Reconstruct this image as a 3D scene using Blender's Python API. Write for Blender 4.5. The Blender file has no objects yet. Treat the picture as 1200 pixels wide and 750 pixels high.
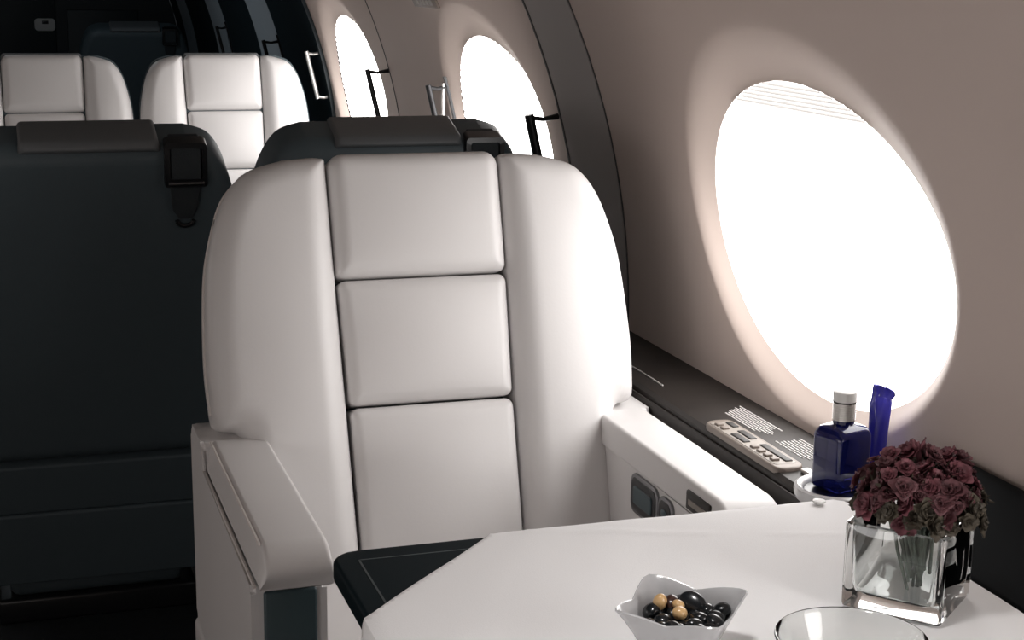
import bpy, bmesh, math, random
from mathutils import Vector, Matrix, Euler
random.seed(7)
sc = bpy.context.scene
COL = sc.collection
PI = math.pi

# ------------------------------------------------------------------ materials
def mat(name, color, rough=0.5, metal=0.0, spec=0.5, bump=0.0, bscale=200.0, coat=0.0, trans=0.0, ior=1.45, var=0.0, vscale=8.0, sheen=0.0):
    m = bpy.data.materials.new(name); m.use_nodes = True
    nt = m.node_tree; b = nt.nodes['Principled BSDF']
    b.inputs['Base Color'].default_value = (*color, 1)
    b.inputs['Roughness'].default_value = rough
    b.inputs['Metallic'].default_value = metal
    b.inputs['Specular IOR Level'].default_value = spec
    b.inputs['IOR'].default_value = ior
    b.inputs['Transmission Weight'].default_value = trans
    b.inputs['Coat Weight'].default_value = coat
    b.inputs['Sheen Weight'].default_value = sheen
    tc = nt.nodes.new('ShaderNodeTexCoord')
    if bump:
        n = nt.nodes.new('ShaderNodeTexNoise'); n.inputs['Scale'].default_value = bscale; n.inputs['Detail'].default_value = 4
        bp = nt.nodes.new('ShaderNodeBump'); bp.inputs['Strength'].default_value = bump; bp.inputs['Distance'].default_value = 0.002
        nt.links.new(tc.outputs['Object'], n.inputs['Vector'])
        nt.links.new(n.outputs['Fac'], bp.inputs['Height']); nt.links.new(bp.outputs['Normal'], b.inputs['Normal'])
    if var:
        n2 = nt.nodes.new('ShaderNodeTexNoise'); n2.inputs['Scale'].default_value = vscale; n2.inputs['Detail'].default_value = 3
        cr = nt.nodes.new('ShaderNodeValToRGB')
        cr.color_ramp.elements[0].position = 0.3; cr.color_ramp.elements[1].position = 0.7
        cr.color_ramp.elements[0].color = (*[c*(1-var) for c in color], 1)
        cr.color_ramp.elements[1].color = (*[min(1, c*(1+var)) for c in color], 1)
        nt.links.new(tc.outputs['Object'], n2.inputs['Vector'])
        nt.links.new(n2.outputs['Fac'], cr.inputs['Fac']); nt.links.new(cr.outputs['Color'], b.inputs['Base Color'])
    return m

def glow(name, color, strength):
    m = bpy.data.materials.new(name); m.use_nodes = True
    nt = m.node_tree; nt.nodes.clear()
    o = nt.nodes.new('ShaderNodeOutputMaterial'); e = nt.nodes.new('ShaderNodeEmission')
    e.inputs['Color'].default_value = (*color, 1); e.inputs['Strength'].default_value = strength
    nt.links.new(e.outputs[0], o.inputs[0]); return m

def fold_cloth(name, color, a=0.35):
    m = bpy.data.materials.new(name); m.use_nodes = True
    nt = m.node_tree; nt.nodes.clear()
    o = nt.nodes.new('ShaderNodeOutputMaterial'); t = nt.nodes.new('ShaderNodeBsdfTranslucent'); d = nt.nodes.new('ShaderNodeBsdfDiffuse')
    t.inputs[0].default_value = (*color, 1); d.inputs[0].default_value = (*color, 1)
    mx = nt.nodes.new('ShaderNodeMixShader'); mx.inputs[0].default_value = a
    nt.links.new(d.outputs[0], mx.inputs[1]); nt.links.new(t.outputs[0], mx.inputs[2]); nt.links.new(mx.outputs[0], o.inputs[0]); return m

M = dict(
    white=mat('white leather', (.73, .712, .706), .42, bump=.05, bscale=260, var=.015, vscale=5),
    piping=mat('pale piping', (.72, .67, .64), .5),
    grey=mat('dark grey leather', (.150, .160, .168), .5, bump=.12, bscale=260),
    shell=mat('charcoal seat shell', (.076, .102, .116), .55, bump=.05, bscale=300),
    inset=mat('slate inset panel', (.055, .085, .095), .4),
    black=mat('black plastic', (.012, .013, .015), .3),
    webbing=mat('black webbing', (.03, .037, .042), .8, bump=.4, bscale=500),
    chrome=mat('chrome', (.75, .75, .75), .15, metal=1),
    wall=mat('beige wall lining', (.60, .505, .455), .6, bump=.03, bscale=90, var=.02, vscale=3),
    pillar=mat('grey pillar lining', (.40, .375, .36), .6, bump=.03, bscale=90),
    joint=mat('panel joint', (.06, .058, .058), .6),
    shadewall=mat('shade-darkened lining', (.012, .022, .028), .5),  # shade of the aft cabin put into the colour
    litwall=mat('window-light lining', (.55, .60, .64), .6),  # window light on the aft wall put into the colour
    ceil=mat('dark ceiling lining', (.10, .095, .09), .7),
    carpet=mat('dark carpet', (.006, .010, .014), .95, bump=.6, bscale=400, var=.2, vscale=60),
    veneer=mat('dark veneer', (.024, .020, .018), .45, var=.18, vscale=14, spec=.2),
    lid=mat('black veneer', (.007, .008, .009), .7, spec=.06),
    lacquer=mat('black table lacquer', (.004, .010, .013), .5, spec=.06),
    inlay=mat('grey inlay', (.035, .05, .055), .35),
    cloth=mat('white table linen', (.93, .925, .93), .85, bump=.15, bscale=700, sheen=.2),
    beige=mat('beige plastic', (.20, .165, .14), .45),
    dkslot=mat('brown black slot', (.020, .016, .014), .5),
    pale=mat('pale grey button', (.27, .24, .21), .45),
    print=mat('white print', (.72, .70, .68), .7),
    glass=mat('clear glass', (.97, .99, .98), .0, trans=1, ior=1.48),
    blueglass=mat('cobalt glass', (.010, .014, .13), .04, trans=.45, ior=1.45, coat=.5),
    blue=mat('blue foil', (.05, .045, .42), .22, coat=.4),
    cap=mat('white cap', (.82, .82, .80), .35),
    porcelain=mat('white porcelain', (.74, .74, .75), .18, coat=.4),
    greyware=mat('pale grey porcelain', (.46, .46, .47), .22, coat=.3),
    dkpeb=mat('black pebble', (.010, .012, .014), .25, coat=.4),
    brpeb=mat('brown pebble', (.05, .022, .016), .3, coat=.3),
    tanpeb=mat('tan pebble', (.62, .40, .19), .35, coat=.3),
    petal=mat('maroon petal', (.15, .05, .062), .6, var=.45, vscale=120),
    petal2=mat('dusky plum petal', (.115, .045, .052), .6, var=.45, vscale=120),
    leaf=mat('olive brown leaf', (.075, .062, .045), .6, var=.3, vscale=90),
    stem=mat('grey green stem', (.10, .12, .10), .6, var=.3, vscale=90),
    handle=mat('dark bronze metal', (.022, .022, .024), .35, metal=.3),
    steel=mat('dull steel', (.25, .25, .26), .3, metal=1),
    bright=mat('bright metal', (.8, .78, .75), .3, metal=.6),
    folds=fold_cloth('pleated blind folds', (.60, .59, .58), .40),
    **{'daylight_r%d' % i: glow('daylit blind', (1, .97, .95), q) for i, q in enumerate((9.5, 9.5, 8.5, 6.3, 7.5, 7.5))},
    **{'daylight_l%d' % i: glow('daylit blind opposite', (1, .97, .96), q) for i, q in enumerate((7.0, 7.0, 6.0, 1.2, 1.2, 2.5))},
)

# ------------------------------------------------------------------ helpers
def obj(name, bm, m, parent=None, smooth=True, angle=None, kind=None, label=None):
    bmesh.ops.recalc_face_normals(bm, faces=bm.faces)
    me = bpy.data.meshes.new(name); bm.to_mesh(me); bm.free()
    o = bpy.data.objects.new(name, me); COL.objects.link(o)
    for x in (m if isinstance(m, (list, tuple)) else [m]): me.materials.append(x)
    if smooth:
        for p in me.polygons: p.use_smooth = True
        try: me.set_sharp_from_angle(angle=math.radians(angle if angle else 40))
        except Exception: pass
    if parent: o.parent = parent
    if kind: o['kind'] = kind
    if label: o['label'] = label
    return o

def tag(o, label, cat, group=None):
    o['label'] = label; o['category'] = cat
    if group: o['group'] = group
    return o

def thing(name, label, cat, loc=(0, 0, 0), rz=0, group=None):
    o = bpy.data.objects.new(name, None); COL.objects.link(o)
    o.location = loc; o.rotation_euler = (0, 0, rz); o.empty_display_size = .05
    return tag(o, label, cat, group)

def dup(root, loc=None, rz=None, label=None, group=None):
    r = root.copy(); COL.objects.link(r)
    if loc is not None: r.location = loc
    if rz is not None: r.rotation_euler = (0, 0, rz)
    if label: r['label'] = label
    if group: r['group'] = group
    for ch in list(root.children):
        c = ch.copy(); COL.objects.link(c); c.parent = r
        for g in list(ch.children):
            d = g.copy(); COL.objects.link(d); d.parent = c
    return r

def rbox(bm, x0, x1, y0, y1, z0, z1, r=.01, seg=3, mtx=None):
    g = bmesh.ops.create_cube(bm, size=1)
    vs = g['verts']
    for v in vs:
        v.co = Vector((x0 + (v.co.x+.5)*(x1-x0), y0 + (v.co.y+.5)*(y1-y0), z0 + (v.co.z+.5)*(z1-z0)))
    if r > 0:
        es = list({e for v in vs for e in v.link_edges})
        ret = bmesh.ops.bevel(bm, geom=es, offset=r, segments=seg, profile=.5, affect='EDGES')
        vs = list({v for f in ret['faces'] for v in f.verts} | {v for v in vs if v.is_valid})
    if mtx is not None:
        for v in vs: v.co = mtx @ v.co
    return bm

def box(*a, **k): return rbox(bmesh.new(), *a, **k)

def tube(bm, pts, r, n=10, cap=True):
    pts = [Vector(p) for p in pts]; rings = []
    for i, p in enumerate(pts):
        t = (pts[min(i+1, len(pts)-1)] - pts[max(i-1, 0)]).normalized()
        a = Vector((0, 0, 1)) if abs(t.z) < .9 else Vector((1, 0, 0))
        u = t.cross(a).normalized(); w = t.cross(u)
        rr = r[i] if isinstance(r, (list, tuple)) else r
        rings.append([bm.verts.new(p + (u*math.cos(2*PI*k/n) + w*math.sin(2*PI*k/n))*rr) for k in range(n)])
    for a, b in zip(rings, rings[1:]):
        for k in range(n): bm.faces.new((a[k], a[(k+1) % n], b[(k+1) % n], b[k]))
    if cap: bm.faces.new(rings[0]); bm.faces.new(rings[-1])
    return bm

def lathe(bm, prof, n=48, c=(0, 0, 0)):
    rings = []
    for r, z in prof:
        if r < 1e-6: rings.append([bm.verts.new((c[0], c[1], c[2]+z))])
        else: rings.append([bm.verts.new((c[0]+r*math.cos(2*PI*k/n), c[1]+r*math.sin(2*PI*k/n), c[2]+z)) for k in range(n)])
    for a, b in zip(rings, rings[1:]):
        for k in range(n):
            k2 = (k+1) % n
            if len(a) == 1 and len(b) == 1: continue
            if len(a) == 1: bm.faces.new((a[0], b[k], b[k2]))
            elif len(b) == 1: bm.faces.new((a[k], a[k2], b[0]))
            else: bm.faces.new((a[k], a[k2], b[k2], b[k]))
    return bm

def roundpoly(pts, seg=6):
    """pts: (x, z, radius) -> list of 2D points with rounded corners"""
    out = []; n = len(pts)
    for i, (x, z, r) in enumerate(pts):
        p = Vector((x, z)); a = Vector(pts[i-1][:2]); b = Vector(pts[(i+1) % n][:2])
        if r <= 0: out.append(p); continue
        da = (a-p).normalized(); db = (b-p).normalized()
        h = math.acos(max(-1, min(1, da.dot(db))))/2
        if h > PI/2-.02: out.append(p); continue
        d = min(r/math.tan(h), (a-p).length*.49, (b-p).length*.49); rr = d*math.tan(h)
        c = p + (da+db).normalized()*(rr/math.sin(h))
        s = p+da*d-c; e = p+db*d-c
        a0 = math.atan2(s.y, s.x); a1 = math.atan2(e.y, e.x); dd = (a1-a0+PI) % (2*PI) - PI
        for k in range(seg+1):
            t = a0+dd*k/seg; out.append(c+Vector((math.cos(t), math.sin(t)))*rr)
    return out

def resample(pts, step):
    out = []
    n = len(pts)
    for i in range(n):
        a, b = pts[i], pts[(i+1) % n]; L = (b-a).length
        k = max(1, int(L/step))
        for j in range(k): out.append(a.lerp(b, j/k))
    return out

def catmull(pts, n=5):
    P = [Vector(p) for p in pts]; out = []
    for i in range(len(P)-1):
        p0 = P[max(i-1, 0)]; p1 = P[i]; p2 = P[i+1]; p3 = P[min(i+2, len(P)-1)]
        for k in range(n):
            t = k/n
            out.append(.5*((2*p1)+(p2-p0)*t+(2*p0-5*p1+4*p2-p3)*t*t+(3*p1-p0-3*p2+p3)*t*t*t))
    out.append(P[-1]); return out

def pad(bm, outline, h0, h1, e, bulge, mp, e0=0.0, step=.013):
    """padded panel: outline (2D), from height h0 to h1; edge rounded over distance e, middle bulging"""
    P = [p.copy() for p in outline]
    A = sum(P[i-1].x*P[i].y - P[i].x*P[i-1].y for i in range(len(P)))
    if A < 0: P.reverse()
    n = len(P); eps = 1e-7
    zmin = min(p.y for p in P); zmax = max(p.y for p in P); xmin = min(p.x for p in P); xmax = max(p.x for p in P)
    zs = sorted(p.y for p in P)
    zs += [zmin+e*f for f in (.04, .12, .25, .42, .62, .8, 1)]+[zmax-e*f for f in (.04, .12, .25, .42, .62, .8, 1)]
    zs = sorted(z for z in zs if zmin-eps <= z <= zmax+eps)
    zz = [zmin+2e-5]
    for z in zs:
        if z-zz[-1] > .0009 and z < zmax-2e-5: zz.append(z)
    zz.append(zmax-2e-5)
    rowz = [zz[0]]
    for z in zz[1:]:
        k = max(1, int(math.ceil((z-rowz[-1])/step))); z0 = rowz[-1]
        for j in range(1, k+1): rowz.append(z0+(z-z0)*j/k)
    segs = [(P[i], P[(i+1) % n]) for i in range(n)]
    def span(z):
        xs = []
        for a, b in segs:
            if (a.y-z)*(b.y-z) <= 0 and abs(a.y-b.y) > 1e-12: xs.append(a.x+(b.x-a.x)*(z-a.y)/(b.y-a.y))
        return (min(xs), max(xs)) if xs else None
    def dist(x, z):
        m = 1e9
        for a, b in segs:
            dx, dz = b.x-a.x, b.y-a.y; L = dx*dx+dz*dz
            t = 0 if L < 1e-14 else max(0, min(1, ((x-a.x)*dx+(z-a.y)*dz)/L))
            d = math.hypot(x-a.x-t*dx, z-a.y-t*dz)
            if d < m: m = d
        return m
    W_ = xmax-xmin
    ew = min(e*1.15/W_, .3); ts = [ew*f for f in (0, .04, .12, .25, .42, .62, .8, 1)]
    k = max(2, int(W_/step)); mid = [ew+(1-2*ew)*j/k for j in range(1, k)]
    ts = ts+mid+[1-t for t in reversed(ts)]
    cx, cz = (xmin+xmax)/2, (zmin+zmax)/2; hx, hz = W_/2, (zmax-zmin)/2
    def height(x, z):
        d = min(dist(x, z), e); q = 1-d/e
        bl = max(0, 1-((x-cx)/hx)**2)*max(0, 1-abs((z-cz)/hz)**2.5)
        return h1-e+e*math.sqrt(max(0, 1-q*q))+bulge*bl*min(1, d/e)
    grid = []; rz = []
    for z in rowz:
        sp = span(z)
        if not sp: continue
        x0, x1 = sp; grid.append([(x0+(x1-x0)*t, z) for t in ts])
    top = [[bm.verts.new(mp(x, z, h1-e if (i in (0, len(grid)-1) or j in (0, len(ts)-1)) else height(x, z))) for j, (x, z) in enumerate(r)] for i, r in enumerate(grid)]
    for a, b in zip(top, top[1:]):
        for j in range(len(ts)-1): bm.faces.new((a[j], a[j+1], b[j+1], b[j]))
    ids = [(0, j) for j in range(len(ts))]+[(i, len(ts)-1) for i in range(1, len(grid))]+[(len(grid)-1, j) for j in range(len(ts)-2, -1, -1)]+[(i, 0) for i in range(len(grid)-2, 0, -1)]
    loop = [top[i][j] for i, j in ids]; flat = [Vector(grid[i][j]) for i, j in ids]
    levels = []
    if e0 > 0:
        for q in range(4, -1, -1):
            an = PI/2*q/4; levels.append((h0+e0*(1-math.cos(PI/2-an)) if False else h0+e0*(1-math.sin(an)), 0))
        levels = [(h0+e0, 0)]+[(h0+e0*(1-math.sin(PI/2*q/4)), e0*(1-math.cos(PI/2*q/4))) for q in range(1, 5)]
    else: levels = [(h0, 0)]
    prev = loop; m = len(loop)
    nr = []
    for i in range(m):
        t = flat[(i+1) % m]-flat[i-1]; t = t.normalized() if t.length > 1e-9 else Vector((1, 0)); nr.append(Vector((-t.y, t.x)))
    for hh, ins in levels:
        cur = [bm.verts.new(mp(p.x+q.x*ins, p.y+q.y*ins, hh)) for p, q in zip(flat, nr)]
        for i in range(m): bm.faces.new((prev[i], prev[(i+1) % m], cur[(i+1) % m], cur[i]))
        prev = cur
    bm.faces.new(prev)
    return bm

# ------------------------------------------------------------------ fuselage shell
XM, R, ZC = 1.04, 1.307, .664
CXR = XM-R
XMID = -.10
PITCH = 1.353
SC, WA, WB = .2529, .3158, .2169
def wallpt(y, s, off=0.0, side=1):
    th = s/R
    x = CXR + (R+off)*math.cos(th); z = ZC + (R+off)*math.sin(th)
    return Vector((x if side > 0 else 2*XMID-x, y, z))
S0, S1 = -.72, .62
STOP = 1.19

def bay(yc, side, name, mats):
    bm = bmesh.new(); y0, y1 = yc-PITCH/2, yc+PITCH/2
    N = 96; angs = [2*PI*k/N for k in range(N)]
    for (cy, cs) in ((y0, S0), (y1, S0), (y1, S1), (y0, S1)):
        a = math.atan2(cs-SC, cy-yc) % (2*PI); k = min(range(N), key=lambda i: min(abs(angs[i]-a), 2*PI-abs(angs[i]-a))); angs[k] = a
    rings = []
    # reveal: a wider, slightly raised oval at the wall surface tapering to the pane
    prof = [(0, .026), (.15, .0215), (.3, .0168), (.45, .012), (.6, .0075), (.74, .004), (.86, .0017), (.95, .0004), (1.05, 0)]
    def oval(w, t): return yc-.010*w+WA*(1+.13*w)*math.cos(t), SC+.030*w+WB*(1+.29*w)*math.sin(t)
    for w, off in prof:
        rings.append([bm.verts.new(wallpt(*oval(w, t), off, side)) for t in angs])
    def border(t):
        # use ellipse direction to rectangle
        dy, ds = math.cos(t), math.sin(t); k = 1e9
        if dy > 1e-9: k = min(k, (y1-yc)/dy)
        if dy < -1e-9: k = min(k, (y0-yc)/dy)
        if ds > 1e-9: k = min(k, (S1-SC)/ds)
        if ds < -1e-9: k = min(k, (S0-SC)/ds)
        return yc+dy*k, SC+ds*k
    for j in range(1, 13):
        w = j/12; rg = []
        for t in angs:
            by, bs = border(t); ey, es = oval(1.05, t)
            rg.append(bm.verts.new(wallpt(ey+(by-ey)*w, es+(bs-es)*w, 0, side)))
        rings.append(rg)
    for a, b in zip(rings, rings[1:]):
        for k in range(N): bm.faces.new((a[k], a[(k+1) % N], b[(k+1) % N], b[k]))
    return obj(name, bm, mats, angle=60)

def sheet(name, y0, y1, s0, s1, m, side=1, off=0.0, thick=0.0, n=24, kind='structure', parent=None):
    bm = bmesh.new(); rows = []
    for i in range(n+1):
        s = s0+(s1-s0)*i/n
        if thick: q = [wallpt(y0, s, off, side), wallpt(y0, s, off-thick, side), wallpt(y1, s, off-thick, side), wallpt(y1, s, off, side)]
        else: q = [wallpt(y0, s, off, side), wallpt(y1, s, off, side)]
        rows.append([bm.verts.new(p) for p in q])
    for a, b in zip(rows, rows[1:]):
        k = len(a)
        for j in range(k if thick else k-1): bm.faces.new((a[j], a[(j+1) % k], b[(j+1) % k], b[j]))
    if thick: bm.faces.new(rows[0]); bm.faces.new(rows[-1])
    return obj(name, bm, m, parent, kind=kind)

YA, YB, YEND = 1.845-2.5*PITCH-PITCH, 1.845+2.5*PITCH, 9.1     # light cabin from YA to YB, dark cabin to YEND
wn = 0
wall_roots = {}
for side, sname in ((1, 'right'), (-1, 'left')):
    root = bpy.data.objects.new('wall_'+sname, None); COL.objects.link(root); root['kind'] = 'structure'
    for k in range(-3, 3):
        yc = 1.845+PITCH*k
        b = bay(yc, side, 'wall_panel', M['wall']); b.parent = root
        # window: outer glass, glowing pleated blind, stack of folds at the top
        wn += 1
        wr = bpy.data.objects.new('window_%d' % wn, None); COL.objects.link(wr); wr['kind'] = 'structure'
        bm = bmesh.new()
        npl = 56; f = 1.06
        rows = []
        for i in range(npl+1):
            u = -1+2*i/npl; ss = SC+WB*f*u; hw = WA*f*math.sqrt(max(0, 1-u*u))
            off = .031+(.004 if i % 2 else 0)
            rows.append([bm.verts.new(wallpt(yc+hw*(-1+2*j/12), ss, off, side)) for j in range(13)] if hw > 1e-4 else [bm.verts.new(wallpt(yc, ss, off, side))])
        for a, b2 in zip(rows, rows[1:]):
            if len(a) == 1:
                for j in range(12): bm.faces.new((a[0], b2[j], b2[j+1]))
            elif len(b2) == 1:
                for j in range(12): bm.faces.new((a[j], a[j+1], b2[0]))
            else:
                for j in range(12): bm.faces.new((a[j], a[j+1], b2[j+1], b2[j]))
        obj('blind', bm, M['daylight_r%d' % (k+3)] if side > 0 else M['daylight_l%d' % (k+3)], wr, smooth=False)
        bm = bmesh.new(); rows = []
        for i in range(15):
            u = .80+.19*i/14; ss = SC+WB*u; hw = WA*math.sqrt(max(0, 1-u*u))*.995
            off = .024+(.006 if i % 2 else 0)
            rows.append([bm.verts.new(wallpt(yc+hw*(-1+2*j/16), ss, off, side)) for j in range(17)])
        for a, b2 in zip(rows, rows[1:]):
            for j in range(16): bm.faces.new((a[j], a[j+1], b2[j+1], b2[j]))
        obj('blind_folds', bm, M['folds'], wr, smooth=False)
        bm = bmesh.new()
        rg = [[bm.verts.new(wallpt(yc+WA*1.04*math.cos(2*PI*q/48), SC+WB*1.04*math.sin(2*PI*q/48), o_, side)) for q in range(48)] for o_ in (.048, .054)]
        for q in range(48): bm.faces.new((rg[0][q], rg[0][(q+1) % 48], rg[1][(q+1) % 48], rg[1][q]))
        bm.faces.new(rg[0]); bm.faces.new(list(reversed(rg[1])))
        obj('pane', bm, M['glass'], wr, smooth=False)
    # aft cabin: shade painted as dark lining, window light as grey bands
    y = YB
    sheet('wall_upper_panel', YA, YB, S1, STOP, M['wall'], side)
    for (y0, y1, m) in ((YB, 5.72, 'shadewall'), (5.72, 6.22, 'litwall'), (6.22, 7.03, 'shadewall'), (7.03, 7.5, 'litwall'), (7.5, 8.33, 'shadewall'), (8.33, 8.75, 'litwall'), (8.75, YEND, 'shadewall')):
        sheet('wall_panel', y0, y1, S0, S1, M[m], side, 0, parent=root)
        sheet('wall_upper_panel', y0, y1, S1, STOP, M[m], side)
    wall_roots[side] = root
# joints and pillars on the right wall
tn = 0
for y in (2.498, 4.06):
    tn += 1; sheet('trim_%d' % tn, y-.0022, y+.0022, -.1, STOP, M['joint'], 1, .001, .0022)
tn += 1; sheet('trim_%d' % tn, 2.735-.0035, 2.735+.0035, -.1, STOP, M['joint'], 1, .001, .0045)
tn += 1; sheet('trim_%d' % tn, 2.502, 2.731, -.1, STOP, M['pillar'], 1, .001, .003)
tn += 1; sheet('trim_%d' % tn, 4.925, YB, -.1, STOP, M['shadewall'], 1, .001, .012)  # dark strip painting the shade where the aft cabin begins
# ceiling
for nm, y0, y1, m in (('ceiling', YA, YB, 'ceil'), ('ceiling_aft', YB, YEND, 'shadewall')):  # aft ceiling coloured dark too, keeping the shade there
    bm = bmesh.new(); prof = [wallpt(0, STOP+(1.62-STOP)*i/10) for i in range(11)]
    xs = [(p.x, p.z) for p in prof if p.x > XMID]
    xs = [(x, z) for x, z in xs if z < 1.9]
    xs += [(XMID+.18, 1.905), (XMID, 1.91)]
    xs = xs+[(2*XMID-x, z) for x, z in reversed(xs[:-1])]
    rows = [[bm.verts.new((x, yy, z)) for x, z in xs] for yy in (y0, y1)]
    for j in range(len(xs)-1): bm.faces.new((rows[0][j], rows[0][j+1], rows[1][j+1], rows[1][j]))
    o = obj(nm, bm, M[m], kind='structure')
bm = bmesh.new(); rbox(bm, -1.3, 1.1, YA, YEND, -.04, 0, 0); obj('floor', bm, M['carpet'], kind='structure', smooth=False)
def bulkhead(name, y, m, t=.04):
    bm = bmesh.new()
    prof = [wallpt(y, S0+(STOP-S0)*i/16) for i in range(17)]
    pts = [(p.x, p.z) for p in prof]+[(XMID+.18, 1.92)]
    pts = pts+[(2*XMID-x, z) for x, z in reversed(pts)]
    a = [bm.verts.new((x, y, z)) for x, z in pts]; b = [bm.verts.new((x, y+t, z)) for x, z in pts]
    bm.faces.new(a); bm.faces.new(list(reversed(b)))
    for i in range(len(a)): bm.faces.new((a[i], a[(i+1) % len(a)], b[(i+1) % len(a)], b[i]))
    return obj(name, bm, m, kind='structure', smooth=False)
bulkhead('wall_back', YEND, M['shadewall']); bulkhead('wall_front', YA-.04, M['wall'])
# raised panels on the far bulkhead
for i, (x0, x1, z0, z1) in enumerate(((-.35, .36, .1, 1.62), (.42, .80, .1, 1.02))):
    tn += 1; obj('trim_%d' % tn, box(x0, x1, YEND-.012, YEND+.004, z0, z1, r=.004), M['shadewall'], kind='structure')

# ------------------------------------------------------------------ seats
KR = .33; CN, SN = .9496, .3134
def backmap(x, z, h):
    return Vector((x, KR*(z-.64)-h*CN, z+h*SN))

def seat(name, label, W, HW, loc, rz, group=None, controls=True, arm_in=.24, arm_out=.318, depth=.075, wrap=False):
    t = thing(name, label, 'seat', loc, rz, group)
    k = W/.312
    # centre column: headrest, two back cushions
    g = .0015
    dz_ = .005 if wrap else 0; th = .105 if wrap else .145; fr_ = -.014 if wrap else -(depth-.002)
    def rect(z0, z1, w0, w1, r): return roundpoly([(-w0, z0, r), (w0, z0, r), (w1, z1, r), (-w1, z1, r)])
    hd = obj('headrest', pad(bmesh.new(), roundpoly([(-HW+g, .842, .012), (HW-g, .842, .012), (HW-g+.001, 1.012-dz_, .022), (-HW+g-.001, 1.012-dz_, .022)]), -depth, .008, .022, .006, backmap, e0=.006), M['white'], t)
    obj('back_cushion', pad(bmesh.new(), rect(.670, .839, HW-g-.006, HW-g-.001, .012), -.08, .004, .016, .009, backmap), M['white'], t)
    obj('back_cushion', pad(bmesh.new(), rect(.440, .667, HW-g-.008, HW-g-.006, .012), -.08, .003, .014, .010, backmap), M['white'], t)
    for s in (-1, 1):
        outer = [(.19*k, 1.006), (.242*k, .991), (.274*k, .957), (.294*k, .905), (.306*k, .845), (.312*k, .74), (.309*k, .672)]
        outer = [(x-(.004 if wrap else 0), z-dz_) for x, z in outer]; sp = catmull(outer, 5)
        pts = [(HW-.008+g, .425, .006), (HW+g, 1.007-dz_, .006), (.14*k if .14*k > HW+.02 else HW+.02, 1.009-dz_, 0)]+[(p.x, p.y, 0) for p in sp]+[(.305*k, .650, .018), (arm_in*k+.034, .648, .014), (arm_in*k+.030, .425, .02)]
        ol = [Vector((s*p.x, p.y)) for p in roundpoly(pts)]
        obj('bolster', pad(bmesh.new(), ol, -depth, .016, .034, .012, backmap, e0=.006), M['white'], t)
        # side seam piping that runs round the bolster
        if wrap: continue
        bm = bmesh.new()
        tube(bm, [backmap(s*(p.x+.0005), p.y, -depth*.5) for p in catmull([(.242*k, .991), (.274*k, .957), (.294*k, .905), (.306*k, .845), (.312*k, .74), (.309*k, .672)], 6)], .0022, 6)
        obj('piping', bm, M['piping'], t)
    # rear shell in three pieces with seams
    so = .004 if wrap else 0
    def shellout(z0, z1, top=False):
        if top:
            sp = catmull([(x*k+so*.6, z+so*1.7) for x, z in ((.19, .998), (.238, .984), (.268, .950), (.288, .9), (.30, .845), (.307, .74), (.305, .66))], 5)
            r = [(p.x, p.y, 0) for p in sp]+[(.30*k, z0, .012)]
            full = r+[(-x, z, q) for x, z, q in reversed(r)]
            return roundpoly(full)
        return roundpoly([(-.30*k, z0, .012), (.30*k, z0, .012), (.30*k, z1, .012), (-.30*k, z1, .012)])
    rm = lambda x, z, h: backmap(x, z, -h)
    sh = obj('back_shell', pad(bmesh.new(), shellout(.396, 1, True), -fr_, th, .045 if not wrap else .034, .006, rm), M['shell'], t)
    obj('lower_shell', pad(bmesh.new(), shellout(.293, .395), .0, th-.001, .005, .001, rm), M['shell'], t)
    obj('lower_shell', pad(bmesh.new(), shellout(.135, .2915), .0, th+.001, .005, .001, rm), M['shell'], t)
    obj('headrest_cover', pad(bmesh.new(), roundpoly([(-HW, .990 if wrap else .984, .004), (HW, .990 if wrap else .984, .004), (HW-.004, 1.006+so*1.6, .008), (-HW+.004, 1.006+so*1.6, .008)]), -fr_-.003, th+.006, .020, .001, rm, e0=.004), M['grey'], t)
    # shoulder belt guide on the rear
    gx = -.157*(W/.262 if W < .3 else 1.05)
    rg = lambda x, z, h: rm(x, z, h+(th-.145)-max(0, z-.955)*.35)
    bm = bmesh.new()
    fr = roundpoly([(gx-.036, .938, .006), (gx+.036, .938, .006), (gx+.036, 1.008, .008), (gx-.036, 1.008, .008)])
    inn = roundpoly([(gx-.027, .951, .004), (gx+.027, .951, .004), (gx+.027, 1.000, .004), (gx-.027, 1.000, .004)])
    va = [bm.verts.new(rg(p.x, p.y, .135)) for p in fr]; vb = [bm.verts.new(rg(p.x, p.y, .164)) for p in fr]
    vc = [bm.verts.new(rg(p.x, p.y, .164)) for p in inn]; vd = [bm.verts.new(rg(p.x, p.y, .135)) for p in inn]
    n = len(fr)
    for a, b in ((va, vb), (vb, vc), (vc, vd), (vd, va)):
        for i in range(n): bm.faces.new((a[i], a[(i+1) % n], b[(i+1) % n], b[i]))
    gd = obj('belt_guide', bm, M['black'], t)
    bm = bmesh.new(); tube(bm, [rg(gx-.030, .945, .165), rg(gx+.030, .945, .165)], .0032, 8); obj('guide_bar', bm, M['steel'], gd)
    obj('belt_webbing', pad(bmesh.new(), roundpoly([(gx-.026, .940, .003), (gx+.026, .940, .003), (gx+.026, 1.006, .003), (gx-.026, 1.006, .003)]), .120, .161, .003, 0, rg), M['webbing'], gd)
    st = obj('belt_strap', pad(bmesh.new(), roundpoly([(gx-.020, .893, .012), (gx-.010, .876, .004), (gx+.010, .876, .004), (gx+.022, .893, .012), (gx+.026, .937, .003), (gx-.026, .937, .003)]), .142, .156, .003, 0, rg), M['webbing'], t)
    bm = bmesh.new(); tube(bm, [rg(gx+.014*math.cos(a), .873+.010*math.sin(a), .153) for a in [PI+PI*i/10 for i in range(11)]], .004, 8); obj('strap_hook', bm, M['black'], st)
    # seat cushion
    cw = arm_in*k-.003
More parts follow.
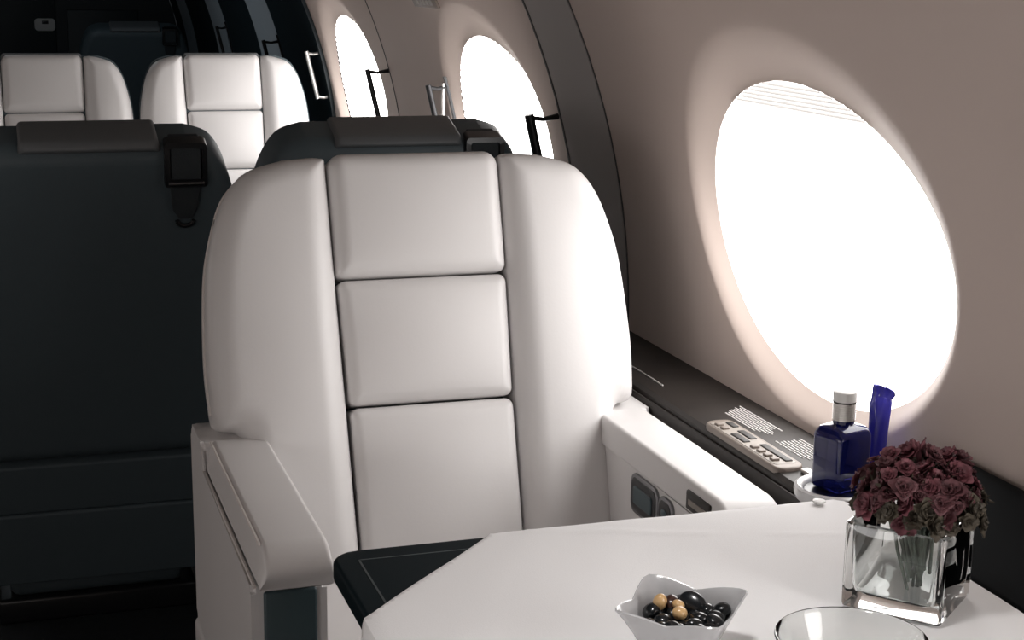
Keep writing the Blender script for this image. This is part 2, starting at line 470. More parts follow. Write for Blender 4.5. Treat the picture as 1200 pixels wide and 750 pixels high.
    obj('seat_cushion', pad(bmesh.new(), roundpoly([(-cw, -.50, .05), (cw, -.50, .05), (cw, -.035, .01), (-cw, -.035, .01)]), .30, .445, .03, .022, lambda x, z, h: Vector((x, z, h)), e0=.02), M['white'], t)
    # base
    bm = bmesh.new(); rbox(bm, -.2*k, .2*k, -.42, -.13, .05, .30, .02); obj('seat_base', bm, M['shell'], t)
    bm = bmesh.new(); rbox(bm, -.23*k, .23*k, -.40, -.12, 0, .052, .008); obj('floor_track', bm, M['black'], t)
    # armrests
    for s in (-1, 1):
        i0, o0 = arm_in*k, arm_out*k
        def X(a, b): return (min(s*a, s*b), max(s*a, s*b))
        bm = bmesh.new()
        ry = -.02 if wrap else .115
        # body: side panel profile (y,z), taller behind the cap
        prof = roundpoly([(-.425, .345, .006), (ry-.01, .345, .01), (ry, .637, .02), (-.004, .637, .01), (-.004, .594, 0), (-.425, .594, .008)])
        x0, x1 = X(i0+.004, o0+.012)
        va = [bm.verts.new((x0, p.x, p.y)) for p in prof]; vb = [bm.verts.new((x1, p.x, p.y)) for p in prof]
        n = len(prof)
        fa = bm.faces.new(va); fb = bm.faces.new(list(reversed(vb)))
        for i in range(n): bm.faces.new((va[i], va[(i+1) % n], vb[(i+1) % n], vb[i]))
        bmesh.ops.bevel(bm, geom=list(fa.edges)+list(fb.edges), offset=.006, segments=3, affect='EDGES')
        am = M['shell'] if wrap else M['white']
        arm = obj('armrest', bm, am, t)
        x0, x1 = X(i0+.005, o0+.015)
        obj('side_panel', box(x0, x1, -.424, -.10 if wrap else .112, .10, .342, r=.008), am, arm)
        # padded cap with slightly sloped outer side
        bm = bmesh.new()
        pts = []
        rows = []
        cs = roundpoly([(i0-.001, .598, .006), (o0+.008, .598, .006), (o0-.003, .641, .007), (i0+.001, .641, .007)])
        for yy, sc_, kz in [(-.4475, .965, .28), (-.449, .98, .34)]+[(-.409-.040*math.cos(a), 1-.018*math.cos(a), .36+.64*math.sin(a)) for a in [PI/2*i/9 for i in range(1, 10)]]+[(-.2, 1, 1.02), (-.012, 1, 1), (-.004, .99, .97)]:
            mx = (i0+o0)/2+.002
            rows.append([bm.verts.new((s*(mx+(p.x-mx)*sc_), yy, .598+(p.y-.598)*kz)) for p in cs])
        for a, b in zip(rows, rows[1:]):
            for i in range(len(a)): bm.faces.new((a[i], a[(i+1) % len(a)], b[(i+1) % len(a)], b[i]))
        bm.faces.new(rows[0]); bm.faces.new(rows[-1])
        cp = obj('armrest_cap', bm, M['white'], t, angle=62)
        bm = bmesh.new(); tube(bm, [(s*(o0+.0085), -.432, .5975), (s*(o0+.0085), -.008, .5975)], .0022, 6)
        if s < 0: tube(bm, [(s*(o0-.001), -.410, .6385), (s*(o0-.001), -.008, .6385)], .0018, 6)
        obj('piping', bm, M['piping'], cp)
        # front inset
        x0, x1 = X(i0+.016, o0-.002)
        obj('front_panel', box(x0, x1, -.430, -.415, .13, .588, r=.003), M['inset'], arm)
        x0, x1 = X(i0+.060, o0-.006)
        if controls and s > 0:
            # switches on the inner side of the window arm
            xi = i0+.0015
            for (ya, yb, za, zb) in ((-.236, -.152, .542, .590), (-.285, -.247, .556, .588)):
                mq = lambda y, z, h: Vector((xi-h, y, z))
                def rr(m_, r_): return roundpoly([(ya-m_, za-m_, r_), (yb+m_, za-m_, r_), (yb+m_, zb+m_, r_), (ya-m_, zb+m_, r_)])
                sw = obj('switch', pad(bmesh.new(), rr(0, .012), -.010, .0025, .002, 0, mq, step=.03), M['black'], arm)
                obj('switch_bezel', pad(bmesh.new(), rr(.0045, .015), -.010, .0014, .0014, 0, mq, step=.03), M['steel'], sw)
                obj('rocker', pad(bmesh.new(), rr(-.011, .005), -.004, .0045, .0015, .001, mq, step=.03), M['inset'], sw)
            obj('jack_plate', box(i0-.003, i0+.006, -.405, -.335, .603, .629, r=.003), M['dkslot'], cp)
            obj('jack_slot', box(i0-.0042, i0+.004, -.395, -.345, .611, .619, r=.001), M['pale'], cp)
    return t

seat('cabin_seat', 'white leather armchair with dark rear shell facing the table, nearest of all the seats', .312, .1275, (.575, 2.08, 0), 0)
sA = seat('cabin_seat', 'dark seat back with a shoulder belt guide, beside the aisle left of the white armchair', .262, .1165, (.152, 2.93, 0), PI, 'facing seat group behind the armchair', False, arm_in=.235, arm_out=.291, depth=.022, wrap=True)
dup(sA, (.682, 2.925, 0), PI, 'dark seat back standing directly behind the white armchair, by the wall', 'facing seat group behind the armchair')
sF = dup(sA, (.149, 4.79, 0), 0, 'white leather seat at the back, cut off by the left edge of the view', 'facing seat group behind the armchair')
dup(sA, (.677, 4.79, 0), 0, 'white leather seat at the back beside the wall, seen whole above the dark seat backs', 'facing seat group behind the armchair')
dup(sA, (.655, 7.82, 0), PI, 'dark seat back in the unlit far cabin, behind the two white seats')

# ------------------------------------------------------------------ side ledge along the right wall
led = thing('side_ledge', 'long dark veneer ledge running below the windows beside the armrest', 'ledge', (0, 0, 0))
bm = bmesh.new()
prof = [(.930, .0), (.930, .60), (.9095, .612), (.9075, .640), (.909, .6445), (.9105, .645), (.9115, .6425), (.913, .6425), (.9145, .650), (.920, .6545), (.975, .656), (1.045, .656), (1.03, .5), (.99, .35), (.9535, .0)]
for ya, yb, dx in ((YA+.01, 2.42, 0), (2.42, 4.84, .036)):
  bm = bmesh.new()
  pf = [(min(x+dx, 1.045) if z > .59 else max(x, .948 if dx else 0), z) for x, z in prof]
  A = [bm.verts.new((x, ya, z)) for x, z in pf]; B = [bm.verts.new((x, yb, z)) for x, z in pf]
  bm.faces.new(A); bm.faces.new(list(reversed(B)))
  for i in range(len(A)): bm.faces.new((A[i], A[(i+1) % len(A)], B[(i+1) % len(A)], B[i]))
  obj('ledge_body', bm, M['veneer'], led, angle=25)
obj('seam_strip', box(.9455, .9475, 2.13, 2.30, .6545, .6572, r=.0006), M['bright'], led)
# seat control plate
plate = obj('control_plate', pad(bmesh.new(), roundpoly([(.9165, 1.70, .012), (.959, 1.70, .018), (.959, 1.925, .014), (.9165, 1.925, .018)]), .640, .6605, .003, 0, lambda x, z, h: Vector((x, z, h))), M['beige'], led)
obj('plate_recess', pad(bmesh.new(), roundpoly([(.9205, 1.715, .006), (.953, 1.715, .006), (.953, 1.912, .006), (.9205, 1.912, .006)]), .655, .6612, .0006, 0, lambda x, z, h: Vector((x, z, h))), M['pale'], led)
def btn(x0, x1, y0, y1, m, h=.0016): obj('button', box(x0, x1, y0, y1, .6600, .6612+h, r=min(.0012, h)), m, plate)
btn(.942, .9515, 1.880, 1.904, M['dkslot'])
btn(.9395, .950, 1.822, 1.862, M['dkslot']); btn(.9245, .935, 1.812, 1.852, M['dkslot'])
btn(.9395, .950, 1.722, 1.796, M['dkslot'])
for q in range(4): btn(.924, .9345, 1.728+.0185*q, 1.738+.0185*q, M['beige'], .003)
for q in range(2): btn(.924, .9345, 1.874+.0175*q, 1.884+.0175*q, M['beige'], .003)
for q in range(4): btn(.9265, .932, 1.7390+.0185*q, 1.7405+.0185*q, M['dkslot'])
for q in range(2): btn(.9265, .932, 1.8855+.0175*q, 1.887+.0175*q, M['dkslot'])
# fine print
bm = bmesh.new()
def words(x0, x1, rows, y0f, y1f):
    for r in range(rows):
        x = x1-(x1-x0)*(r+.5)/rows; y = y1f(r/rows)
        while y > y0f(r/rows):
            L = random.uniform(.003, .011)
            rbox(bm, x-.00085, x+.00085, max(y-L, y0f(r/rows)), y, .6555, .6568, 0); y -= L+.0018
words(.970, 1.010, 8, lambda f: 1.862+.012*math.sin(f*9), lambda f: 1.992-.03*f*f-.01*abs(math.sin(f*14)))
obj('lettering', bm, M['print'], led, smooth=False)
bm = bmesh.new()
words(.974, 1.016, 8, lambda f: 1.745+.012*math.sin(f*7), lambda f: 1.822-.008*abs(math.sin(f*11)))
obj('lettering', bm, M['print'], led, smooth=False)
obj('latch', box(.945, .957, 1.672, 1.694, .655, .661, r=.002), M['bright'], led)
# black sloping rise along the ledge, forward of the bottle
bm = bmesh.new()
pf = roundpoly([(.918, .655, .004), (1.036, .655, .004), (1.036, .733, .012), (1.015, .733, .016), (.918, .672, .012)], 6)
A = [bm.verts.new((p.x, .30, p.y)) for p in pf]; B = [bm.verts.new((p.x, 1.505, p.y)) for p in pf]
bm.faces.new(A); bm.faces.new(list(reversed(B)))
for i in range(len(A)): bm.faces.new((A[i], A[(i+1) % len(A)], B[(i+1) % len(A)], B[i]))
obj('ledge_rise', bm, M['lid'], led)

# ------------------------------------------------------------------ table and cloth
TX0, TX1, TY0, TY1, TZ = .300, .885, .72, 1.494, .690
tb = thing('folding_table', 'black lacquered table with a grey inlay line, half under the white cloth', 'table', ((TX0+TX1)/2, 1.1, 0))
def loc_(bm):
    for v in bm.verts: v.co -= Vector(((TX0+TX1)/2, 1.1, 0))
    return bm
bm = pad(bmesh.new(), roundpoly([(TX0, TY0, .03), (TX1, TY0, .03), (TX1, TY1, .03), (TX0, TY1, .03)], 8), TZ-.024, TZ, .005, 0, lambda x, z, h: Vector((x, z, h)), e0=.006)
obj('tabletop', loc_(bm), M['lacquer'], tb)
bm = bmesh.new()
for a in ((TX0+.0245, TX0+.0265, TY0+.03, TY1-.03), (TX0+.0245, TX1-.0245, TY1-.032, TY1-.030)):
    rbox(bm, *a, TZ-.003, TZ+.0002, 0)
obj('inlay', loc_(bm), M['inlay'], tb, smooth=False)
bm = bmesh.new(); rbox(bm, .55, .70, .95, 1.15, 0, TZ-.022, .01); obj('table_leg', loc_(bm), M['lid'], tb)
# cloth
ZT = TZ+.0012
bm = bmesh.new()
ux0, ux1, uy0, uy1 = TX0-.14, TX1+.075, TY0-.1, TY1+.085
nx, ny = 120, 150
vs = [[bm.verts.new((ux0+(ux1-ux0)*i/nx, uy0+(uy1-uy0)*j/ny, 0)) for i in range(nx+1)] for j in range(ny+1)]
for j in range(ny):
    for i in range(nx): bm.faces.new((vs[j][i], vs[j][i+1], vs[j+1][i+1], vs[j+1][i]))
pa, pb = Vector((.474, 1.494, 0)), Vector((.296, 1.312, 0))
dr = (pb-pa).normalized(); nn = Vector((-dr.y, dr.x, 0))
if nn.dot(Vector((0, 2, 0))-pa) < 0: nn = -nn
bmesh.ops.bisect_plane(bm, geom=bm.verts[:]+bm.edges[:]+bm.faces[:], plane_co=pa, plane_no=nn, clear_outer=True)
def fold(v):
    x, y = v.x, v.y
    rr = .007
    ex = max(0, TX0+.004-x, x-(TX1-.004)); sx = -1 if x < .5 else 1
    ey = max(0, TY0+.004-y, y-(TY1-.004)); sy = -1 if y < 1.1 else 1
    d = math.hypot(ex, ey)
    z = .0006*(math.sin(x*23+y*9)+math.sin(y*31-x*13+1.2)) + .0005*math.sin(x*61-y*37)
    c = (x-.70)*.30+(y-1.43)*.95        # ironed crease
    z += .0014*math.exp(-(c/.004)**2)
    c2 = (x-.44)*(-.55)+(y-1.30)*.83
    z += .0016*math.exp(-(c2/.012)**2)*math.exp(-((x-.47)/.10)**2)
    z = max(z, -.0002)
    if d > 0:
        o = rr*(1-math.exp(-d/rr)); zz = -(d-o)
        cx = min(max(x, TX0+.004), TX1-.004); cy = min(max(y, TY0+.004), TY1-.004)
        wob = .004*min(1, -zz/.03)*(1+math.sin(y*70 if ex > ey else x*60))
        k = (o+.0035*min(1, d/.004)+wob)/d
        return Vector((cx+sx*ex*k, cy+sy*ey*k, ZT+zz+z*math.exp(-d/.01)))
    return Vector((x, y, ZT+z))
for v in bm.verts: v.co = fold(v.co)
cl = obj('tablecloth', bm, M['cloth']); tag(cl, 'plain white cloth spread slantwise over the black table', 'tablecloth')
md = cl.modifiers.new('thickness', 'SOLIDIFY'); md.thickness = .0012; md.offset = 1
ZC_ = ZT+.0030

# ------------------------------------------------------------------ square bowl with pebbles
BC = Vector((.543, 1.165, ZC_)); BA = math.radians(49)
def bowl_mesh():
    bm = bmesh.new(); N = 64
    def sq(t, a, p):   # superellipse square
        c, s = math.cos(t), math.sin(t); k = (abs(c)**p+abs(s)**p)**(-1/p); return a*c*k, a*s*k
    def rings(th, ls):
        out = []
        for a, z, p, lift in ls:
            rg = []
            for q in range(N):
                t = 2*PI*q/N; x, y = sq(t+PI/4*0, a, p)
                cor = abs(math.sin(2*t))**1.2
                x *= 1+.05*lift*cor; y *= 1+.05*lift*cor
                rg.append(bm.verts.new((x, y, z+.007*lift*cor)))
            out.append(rg)
        return out
    L = [(.020, .0, 6, 0), (.024, .001, 6, 0), (.029, .010, 6, .15), (.034, .021, 6, .4), (.0395, .033, 8, .75), (.0425, .0395, 14, 1), (.0415, .0405, 14, 1), (.0402, .0392, 14, 1), (.0370, .033, 8, .75), (.0315, .021, 6, .4), (.0265, .011, 6, .15), (.020, .0045, 6, 0)]
    rg = rings(0, L)
    for a, b in zip(rg, rg[1:]):
        for q in range(N): bm.faces.new((a[q], a[(q+1) % N], b[(q+1) % N], b[q]))
    bm.faces.new(rg[0]); bm.faces.new(rg[-1])
    return bm
bw = obj('square_bowl', bowl_mesh(), M['greyware'], angle=60); bw.location = BC; bw.rotation_euler = (0, 0, BA); bw.scale = (1.07, 1.07, 1.0)
tag(bw, 'small pale square porcelain bowl with flared corners holding pebbles on the cloth', 'bowl')
def pebble(bm, seed):
    rnd = random.Random(seed)
    bmesh.ops.create_icosphere(bm, subdivisions=3, radius=1)
    ph = [rnd.uniform(0, 6) for _ in range(3)]
    for v in bm.verts: v.co *= 1+.06*math.sin(2*v.co.x+ph[0])+.06*math.sin(2.5*v.co.y+ph[1])
    return bm
def at(u, v, z): # bowl coordinates to world
    c, s = math.cos(BA), math.sin(BA); return (BC.x+u*c-v*s, BC.y+u*s+v*c, BC.z+z)
rnd = random.Random(11)
def peb(name, u, v, z, r, m, label, group=None, rot=None):
    o = obj(name, pebble(bmesh.new(), rnd.random()), m)
    o.location = at(u, v, z); o.scale = r; o.rotation_euler = rot or (rnd.uniform(-.5, .5), rnd.uniform(-.5, .5), rnd.uniform(0, 6))
    return tag(o, label, 'pebble', group)
PEBS = 'pebbles in the square bowl'
DK = 'glossy black pebble lying in the heap in the pale square bowl'
lower = [(-.017, -.017), (.0, -.018), (.017, -.017), (-.018, 0), (0, 0), (.018, 0), (-.017, .017), (0, .018), (.017, .017)]
for (u, v) in lower: peb('pebble', u*.8, v*.8, .0135, (.0085, .0078, .0062), M['dkpeb'], DK, PEBS)
top = [(-.024, -.023), (-.008, -.025), (.009, -.025), (.024, -.023), (-.025, -.006), (-.010, -.009), (.025, -.007), (-.025, .010), (.008, -.010), (-.022, .023), (-.008, .013), (.012, .010), (.024, .009), (.008, .025)]
for i, (u, v) in enumerate(top): peb('pebble', u*1.02+rnd.uniform(-.001, .001), v*1.02, .0275+rnd.uniform(-.001, .002), (.0102, .0090, .0072), M['dkpeb'], DK, PEBS)
for (u, v) in ((.029, -.027), (-.029, -.028), (.030, .012), (-.029, .0), (.0, -.029), (.0, .028), (.018, -.016), (-.017, -.016), (.0, -.016)): peb('pebble', u, v, .0325+rnd.uniform(-.001, .001), (.0088, .0080, .0062), M['dkpeb'], DK, PEBS)
# distinct ones, placed from the view: u towards the back right corner, v towards the back left
peb('pebble', .020, -.004, .0365, (.0130, .0115, .0055), M['dkpeb'], 'large flat black pebble leaning at the back of the pale bowl', PEBS, (1.0, .2, -.9))
peb('pebble', .019, .015, .0335, (.0095, .0075, .007), M['brpeb'], 'dark brown pebble beside the tan one near the back corner of the bowl', PEBS)
peb('tan_pebble', .007, .022, .0385, (.0062, .0062, .0078), M['tanpeb'], 'upright tan pebble nearest the back left corner of the pale bowl', PEBS, (.2, .2, 0))
peb('tan_pebble', -.006, .000, .0375, (.0072, .0062, .0058), M['tanpeb'], 'tan pebble in the middle of the pale bowl, lower of the two together', PEBS)
peb('tan_pebble', .009, .006, .0385, (.0060, .0050, .0046), M['tanpeb'], 'small pale tan pebble just behind the middle tan pebble in the bowl', PEBS)

# ------------------------------------------------------------------ glass dish
def glass_dish():
    bm = bmesh.new()
    return lathe(bm, [(0, 0), (.040, 0), (.046, .0015), (.0500, .006), (.0565, .024), (.0600, .0355), (.0612, .0375), (.0605, .0392), (.0585, .0385), (.0570, .036), (.0530, .024), (.0470, .0085), (.043, .0055), (0, .0050)], 72)
gd = obj('glass_dish', glass_dish(), M['glass'], angle=50); gd.location = (.655, 1.072, ZC_); gd.scale = (1.04, 1.04, 1)
tag(gd, 'round clear glass dish with a low rim on the cloth in front of the vase', 'dish')

# ------------------------------------------------------------------ glass vase and flowers
VC = Vector((.794, 1.209, ZC_)); VA = -.875
def vase_mesh():
    bm = bmesh.new()
    def ring(a, r, z): return [bm.verts.new((p.x, p.y, z)) for p in roundpoly([(-a, -a, r), (a, -a, r), (a, a, r), (-a, a, r)], 5)]
    h = .0473
    R_ = [ring(h-.004, .003, 0), ring(h-.001, .004, .0012), ring(h, .005, .004), ring(h, .005, .081), ring(h-.0006, .005, .0825), ring(h-.003, .004, .0835), ring(h-.0056, .004, .0825), ring(h-.0062, .004, .081), ring(h-.0075, .006, .024), ring(h-.0095, .008, .0165), ring(h-.015, .008, .0135)]
    for a, b in zip(R_, R_[1:]):
        for i in range(len(a)): bm.faces.new((a[i], a[(i+1) % len(a)], b[(i+1) % len(a)], b[i]))
    bm.faces.new(R_[0]); bm.faces.new(R_[-1]); return bm
vz = obj('glass_vase', vase_mesh(), M['glass'], angle=35); vz.location = VC; vz.rotation_euler = (0, 0, VA)
tag(vz, 'square clear glass vase with a thick base holding maroon flowers', 'vase')
fl = thing('flower_bunch', 'dome of small dark maroon blossoms standing in the square glass vase', 'flowers', (VC.x+.004, VC.y-.004, VC.z-.007))
def blossom(seed):
    bm = bmesh.new(); rn = random.Random(seed)
    for layer, (n, L, up, w) in enumerate(((7, .0125, .25, .0058), (6, .010, .75, .0050), (5, .0070, 1.25, .0040))):
        for k in range(n):
            a = 2*PI*k/n+layer*.5+rn.uniform(-.2, .2); u = up+rn.uniform(-.2, .2); l = L*rn.uniform(.8, 1.15)
            d = Vector((math.cos(a), math.sin(a), 0)); side = Vector((-math.sin(a), math.cos(a), 0)); rows = []
            for i in range(5):
                f = i/4; wv = w*math.sin(PI*(.12+.80*f))*(1+.15*rn.uniform(-1, 1))
                p = d*l*f*math.cos(u*f)+Vector((0, 0, l*f*math.sin(u)*(1-.35*f)))
                rows.append([bm.verts.new(p+side*wv*q+Vector((0, 0, .0016*abs(q)+rn.uniform(-.0006, .0006)))) for q in (-1, 0, 1)])
            for a1, b1 in zip(rows, rows[1:]):
                for j in range(2): bm.faces.new((a1[j], a1[j+1], b1[j+1], b1[j]))
    return bm
protos = []
for q in range(5):
    o = obj('blossom' if q < 4 else 'leaf_rosette', blossom(q+3), M['leaf'] if q == 4 else M['petal'] if q % 2 else M['petal2'], fl); protos.append(o)
rn = random.Random(5); cnt = 0
def dome(i, n):
    # fibonacci on upper part
    z = 1-1.22*(i+.5)/n; a = i*2.399963
    r = math.sqrt(max(0, 1-z*z)); return Vector((r*math.cos(a), r*math.sin(a), z))
NB = 92
for i in range(NB):
    d = dome(i, NB); rad = rn.uniform(.82, 1.10)
    p = Vector((d.x*.054*rad, d.y*.054*rad, .106+d.z*.046*rad))
    low = d.z < .22
    o = protos[i] if i < 5 else (protos[4] if low and rn.random() < .8 else protos[rn.randrange(4)]).copy()
    if i >= 5: COL.objects.link(o); o.parent = fl
    o.location = p; o.scale = [rn.uniform(.6, 1.3)]*3
    o.rotation_euler = (d+Vector((rn.uniform(-.7, .7), rn.uniform(-.7, .7), .25))).to_track_quat('Z', 'Y').to_euler()
# core foliage
bm = bmesh.new()
for i in range(420):
    d = dome(rn.randrange(400), 400); rad = rn.uniform(.55, .93)
    p = Vector((d.x*.052*rad, d.y*.052*rad, .104+d.z*.044*rad))
    q = (d+Vector((rn.uniform(-.8, .8), rn.uniform(-.8, .8), rn.uniform(-.3, .8)))).normalized()
    s_ = q.orthogonal().normalized()*.0042; L = rn.uniform(.010, .018)
    v = [bm.verts.new(p), bm.verts.new(p+q*L*.5+s_), bm.verts.new(p+q*L), bm.verts.new(p+q*L*.5-s_+q.cross(s_)*.3)]
    bm.faces.new(v)
obj('foliage', bm, M['leaf'], fl, kind='stuff', smooth=False)
bm = bmesh.new()
for i in range(34):
    a = rn.uniform(0, 6.28); r0 = rn.uniform(0, .015); r1 = rn.uniform(.006, .032)
    b0 = Vector((r0*math.cos(a+.8), r0*math.sin(a+.8), rn.uniform(.017, .045))); b1 = Vector((r1*math.cos(a), r1*math.sin(a), .094))
    tube(bm, [b0, b0.lerp(b1, .5)+Vector((rn.uniform(-.004, .004), rn.uniform(-.004, .004), 0)), b1], .0015, 6)
obj('stems', bm, M['stem'], fl, kind='stuff')
# upright sprig on top
bm = bmesh.new(); top_ = Vector((-.006, .0, .158))
tube(bm, [(-.002, 0, .142), (-.004, 0, .153), (-.006, 0, .165)], [.0022, .0028, .0018], 7)
tube(bm, [(-.004, 0, .156), (.0005, 0, .163), (.0025, 0, .168)], [.0018, .002, .0012], 7)
tube(bm, [(-.004, 0, .154), (-.0095, 0, .161), (-.0115, 0, .167)], [.0018, .002, .0012], 7)
obj('sprig', bm, M['petal'], fl)

# ------------------------------------------------------------------ cup holder, bottle, foil sachet
HC = Vector((.936, 1.584, .6565))
ch = thing('cup_holder', 'white round cup holder under the blue bottle at the end of the ledge', 'cup holder', HC)
obj('holder_rim', lathe(bmesh.new(), [(.047, 0), (.051, .004), (.0525, .012), (.0515, .0165), (.048, .0185), (.0435, .017), (.041, .0135), (.0395, .006), (.0395, .001)], 56), M['porcelain'], ch)
obj('holder_well', lathe(bmesh.new(), [(0, .001), (.040, .001), (.0395, .0120), (0, .0122)], 48), M['black'], ch)
kb = obj('small_knob', lathe(bmesh.new(), [(0, 0), (.006, 0), (.0075, .002), (.007, .005), (.004, .0068), (0, .0072)], 24), M['cap']); kb.location = (.853, 1.482, ZC_); kb.scale = (1, 1, .6)
tag(kb, 'small round white knob lying on the far corner of the cloth', 'knob')
BS = .95
bt = thing('bottle', 'small square cobalt blue bottle with a white cap standing on the ledge', 'bottle', (HC.x+.008, HC.y+.010, HC.z+.0125), .30)
bt.scale = (BS, BS, BS)
bm = bmesh.new(); rgs = []
for a, r, z in ((.024, .006, 0), (.0275, .008, .0015), (.0295, .009, .005), (.0295, .009, .068), (.0288, .010, .073), (.025, .010, .079), (.018, .012, .082), (.0135, .0134, .084), (.0135, .0134, .089)):
    rgs.append([bm.verts.new((p.x, p.y*.86 if a > .014 else p.y, z)) for p in roundpoly([(-a, -a, r), (a, -a, r), (a, a, r), (-a, a, r)], 6)])
for a, b in zip(rgs, rgs[1:]):
    for i in range(len(a)): bm.faces.new((a[i], a[(i+1) % len(a)], b[(i+1) % len(a)], b[i]))
bm.faces.new(rgs[0]); bm.faces.new(rgs[-1])
obj('bottle_body', bm, M['blueglass'], bt, angle=50)
bm = bmesh.new(); pr_ = [(.0, .0885)]
for i in range(9):
    z = .0885+.0024*i; pr_ += [(.0146, z), (.0146, z+.0014), (.0138, z+.0017)]
pr_ += [(.0138, .1105), (0, .1105)]
obj('neck_collar', lathe(bm, pr_, 32), M['bright'], bt)
obj('cap_band', lathe(bmesh.new(), [(0, .1105), (.0148, .1105), (.0148, .1125), (0, .1125)], 32), M['dkslot'], bt)
obj('bottle_cap', lathe(bmesh.new(), [(0, .1126), (.0148, .1126), (.0150, .120), (.0145, .1245), (.012, .1262), (0, .1266)], 40), M['cap'], bt)
obj('label_band', box(-.020, .020, -.0256, -.0252, .018, .020, r=.0001), M['blue'], bt)
# foil sachet: flat tube, crimped at the top
bm = bmesh.new(); rows = []
for z, w, d in ((0, .0095, .006), (.004, .0115, .008), (.05, .0118, .008), (.085, .0125, .0072), (.104, .0135, .005), (.112, .0125, .0016), (.114, .0120, .0010), (.120, .0145, .0009), (.1245, .0135, .0008), (.126, .004, .0008)):
    skew = .002 if z > .118 else 0
    rows.append([bm.verts.new((skew+w*math.cos(2*PI*k/20), d*math.sin(2*PI*k/20)+.0009*math.sin(k*2.5+z*90), z-(.32*w*math.cos(2*PI*k/20) if z > .113 else 0)+(.0015*math.sin(k*3.1) if z > .119 else 0))) for k in range(20)])
for a, b in zip(rows, rows[1:]):
    for k in range(20): bm.faces.new((a[k], a[(k+1) % 20], b[(k+1) % 20], b[k]))
bm.faces.new(rows[0]); bm.faces.new(rows[-1])
sa = obj('foil_sachet', bm, M['blue']); sa.location = (1.004, 1.618, .6565); sa.rotation_euler = (0, math.radians(2), -.35)
tag(sa, 'slim blue foil sachet standing upright beside the cobalt bottle', 'sachet')

# ------------------------------------------------------------------ grab handles on the wall
def wx(z): return CXR+math.sqrt(R*R-(z-ZC)**2)
def handle(y, label, prot=.058, m=None, br=.0068, plate=True):
    z0, z1 = .868, 1.004
    t = thing('grab_handle', label, 'handle', (wx(z0)-.004, y, z0), 0, 'grab handles along the wall')
    ox, oz = wx(z0)-.004, z0
    bm = bmesh.new(); xi = wx(1.004)-prot; xj = wx(.868)-prot+.006
    tube(bm, [(xj-ox, 0, -.006), (xi-ox, 0, z1-oz+.006)], br, 10); obj('bar', bm, m or M['handle'], t)
    for zz, xx in ((z1, xi), (z0, xj)):
        bm = bmesh.new(); w = wx(zz)-.001
        tube(bm, [(xx-ox, 0, zz-oz), ((xx*.5+w*.5)-ox, 0, zz-oz-.003), (w-ox, 0, zz-oz+.002)], [.0048, .0042, .0058], 8); obj('arm', bm, M['handle'] if m is None else m, t)
    if not plate: return t
    bm = bmesh.new(); rows = []
    for zz in [z0-.025+(z1-z0+.05)*i/8 for i in range(9)]:
        x = wx(zz); rows.append([bm.verts.new((x-ox+a, b, zz-oz)) for a, b in ((.0, -.007), (-.005, -.007), (-.005, .007), (0, .007))])
    for a, b in zip(rows, rows[1:]):
        for k in range(4): bm.faces.new((a[k], a[(k+1) % 4], b[(k+1) % 4], b[k]))
    bm.faces.new(rows[0]); bm.faces.new(rows[-1]); obj('mounting_plate', bm, M['handle'], t)
    return t
handle(2.755, 'dark grab handle nearest the armchair, over the edge of the second bright window', br=.009, plate=False)
hB = handle(3.50, 'dark grab handle on the beige wall between the two far bright windows', .048)
bm = bmesh.new(); rbox(bm, -.040, -.034, -.004, .006, -.004, .146, .001); obj('inner_strip', bm, M['bright'], hB)
handle(4.07, 'dark grab handle in front of the farthest bright window', plate=False)
handle(4.96, 'grab handle painted pale for the light on it, on the darkened wall right of the far white seat', .048, M['bright'])  # bright metal paints in the light on its front
handle(5.72, 'black grab handle on the nearest grey band in the unlit far cabin')
handle(7.03, 'black grab handle on the second grey band deep in the unlit far cabin', .045)

# ------------------------------------------------------------------ small fittings
pl = thing('wall_placard', 'small pale rounded plate on the dark bulkhead at the very back', 'placard', (.302, YEND-.013, .94))
obj('plate', pad(bmesh.new(), roundpoly([(-.055, -.034, .02), (.055, -.034, .02), (.055, .034, .02), (-.055, .034, .02)]), 0, .008, .003, 0, lambda x, z, h: Vector((x, -h, z))), M['cap'], pl)
obj('slot', box(-.016, .018, -.0095, -.006, .004, .022, r=.001), M['black'], pl)
s_f = .556
vt = thing('wall_vent', 'small grey vent fitting on the upper wall cut by the top of the view', 'vent', wallpt(3.44, s_f))
vt.rotation_euler = (0, -(s_f/R), 0)
obj('vent_plate', box(-.006, .001, -.10, .10, -.019, .019, r=.0025), M['beige'], vt)
for q in range(5): obj('vent_slot', box(-.0075, -.004, -.068+.028*q, -.048+.028*q, -.011, .011, r=.001), M['pillar'], vt)

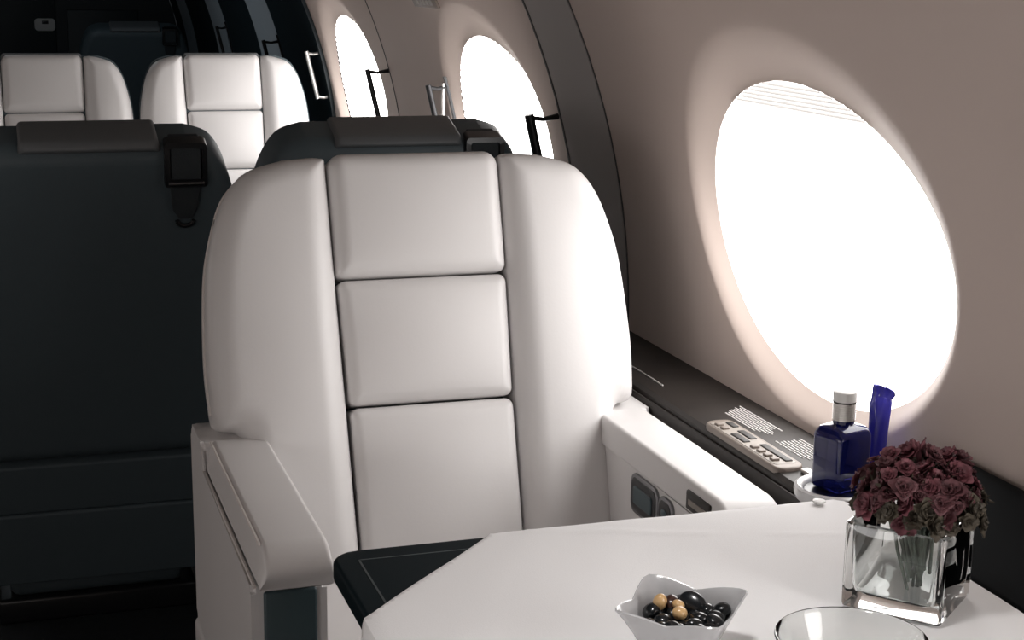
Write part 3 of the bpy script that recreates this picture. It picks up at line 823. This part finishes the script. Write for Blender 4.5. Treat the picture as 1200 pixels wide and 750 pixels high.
# ------------------------------------------------------------------ camera, world, view
f_ = 1850.0
def camaxes():
    c = (600., 375.); V1 = (-20., -45.); m = .0144
    a = (V1[0]-c[0], V1[1]-c[1]); t = -(a[0]**2+a[1]**2+f_*f_)/(a[0]+m*a[1])
    V2 = (V1[0]+t, V1[1]+m*t)
    Y = Vector((V1[0]-c[0], -(V1[1]-c[1]), -f_)).normalized(); X = Vector((V2[0]-c[0], -(V2[1]-c[1]), -f_)).normalized()
    Z = X.cross(Y).normalized(); return Matrix((X, Y, Z))
cam = bpy.data.cameras.new('camera'); co = bpy.data.objects.new('camera', cam); COL.objects.link(co)
cam.sensor_width = 36; cam.lens = f_/1200*36; cam.clip_start = .02
co.matrix_world = Matrix.Translation((0, 0, 1.27)) @ camaxes().to_4x4()
sc.camera = co

w = bpy.data.worlds.new('World'); sc.world = w; w.use_nodes = True
bg = w.node_tree.nodes['Background']; bg.inputs[0].default_value = (.85, .92, 1, 1); bg.inputs[1].default_value = .05

# unseen fill lights, added to brighten the table and the far cabin
def lamp(loc, tgt, power, size, col=(1, .96, .92), spread=180):
    l = bpy.data.lights.new('fill_light', 'AREA'); l.energy = power; l.shape = 'DISK'; l.size = size; l.color = col; l.spread = math.radians(spread)
    o = bpy.data.objects.new('fill_light', l); COL.objects.link(o); o.location = loc
    o.rotation_euler = (Vector(tgt)-Vector(loc)).to_track_quat('-Z', 'Y').to_euler(); return o

lamp((.30, 1.0, 1.80), (.60, 1.12, .69), .62, .22, (1, .97, .95), 50)
lamp((XMID, 6.0, 1.85), (XMID+.5, 6.6, 0), 3.0, .25, (.8, .92, 1))
sc.view_settings.view_transform = 'Standard'; sc.view_settings.look = 'None'
sc.view_settings.gamma = 1; sc.view_settings.use_curve_mapping = False
sc.view_settings.exposure = 0.0
sc.cycles.max_bounces = 10; sc.cycles.transmission_bounces = 10; sc.cycles.transparent_max_bounces = 10
sc.cycles.use_denoising = True
sc.cycles.sample_clamp_indirect = 4.0
sc.cycles.caustics_reflective = False
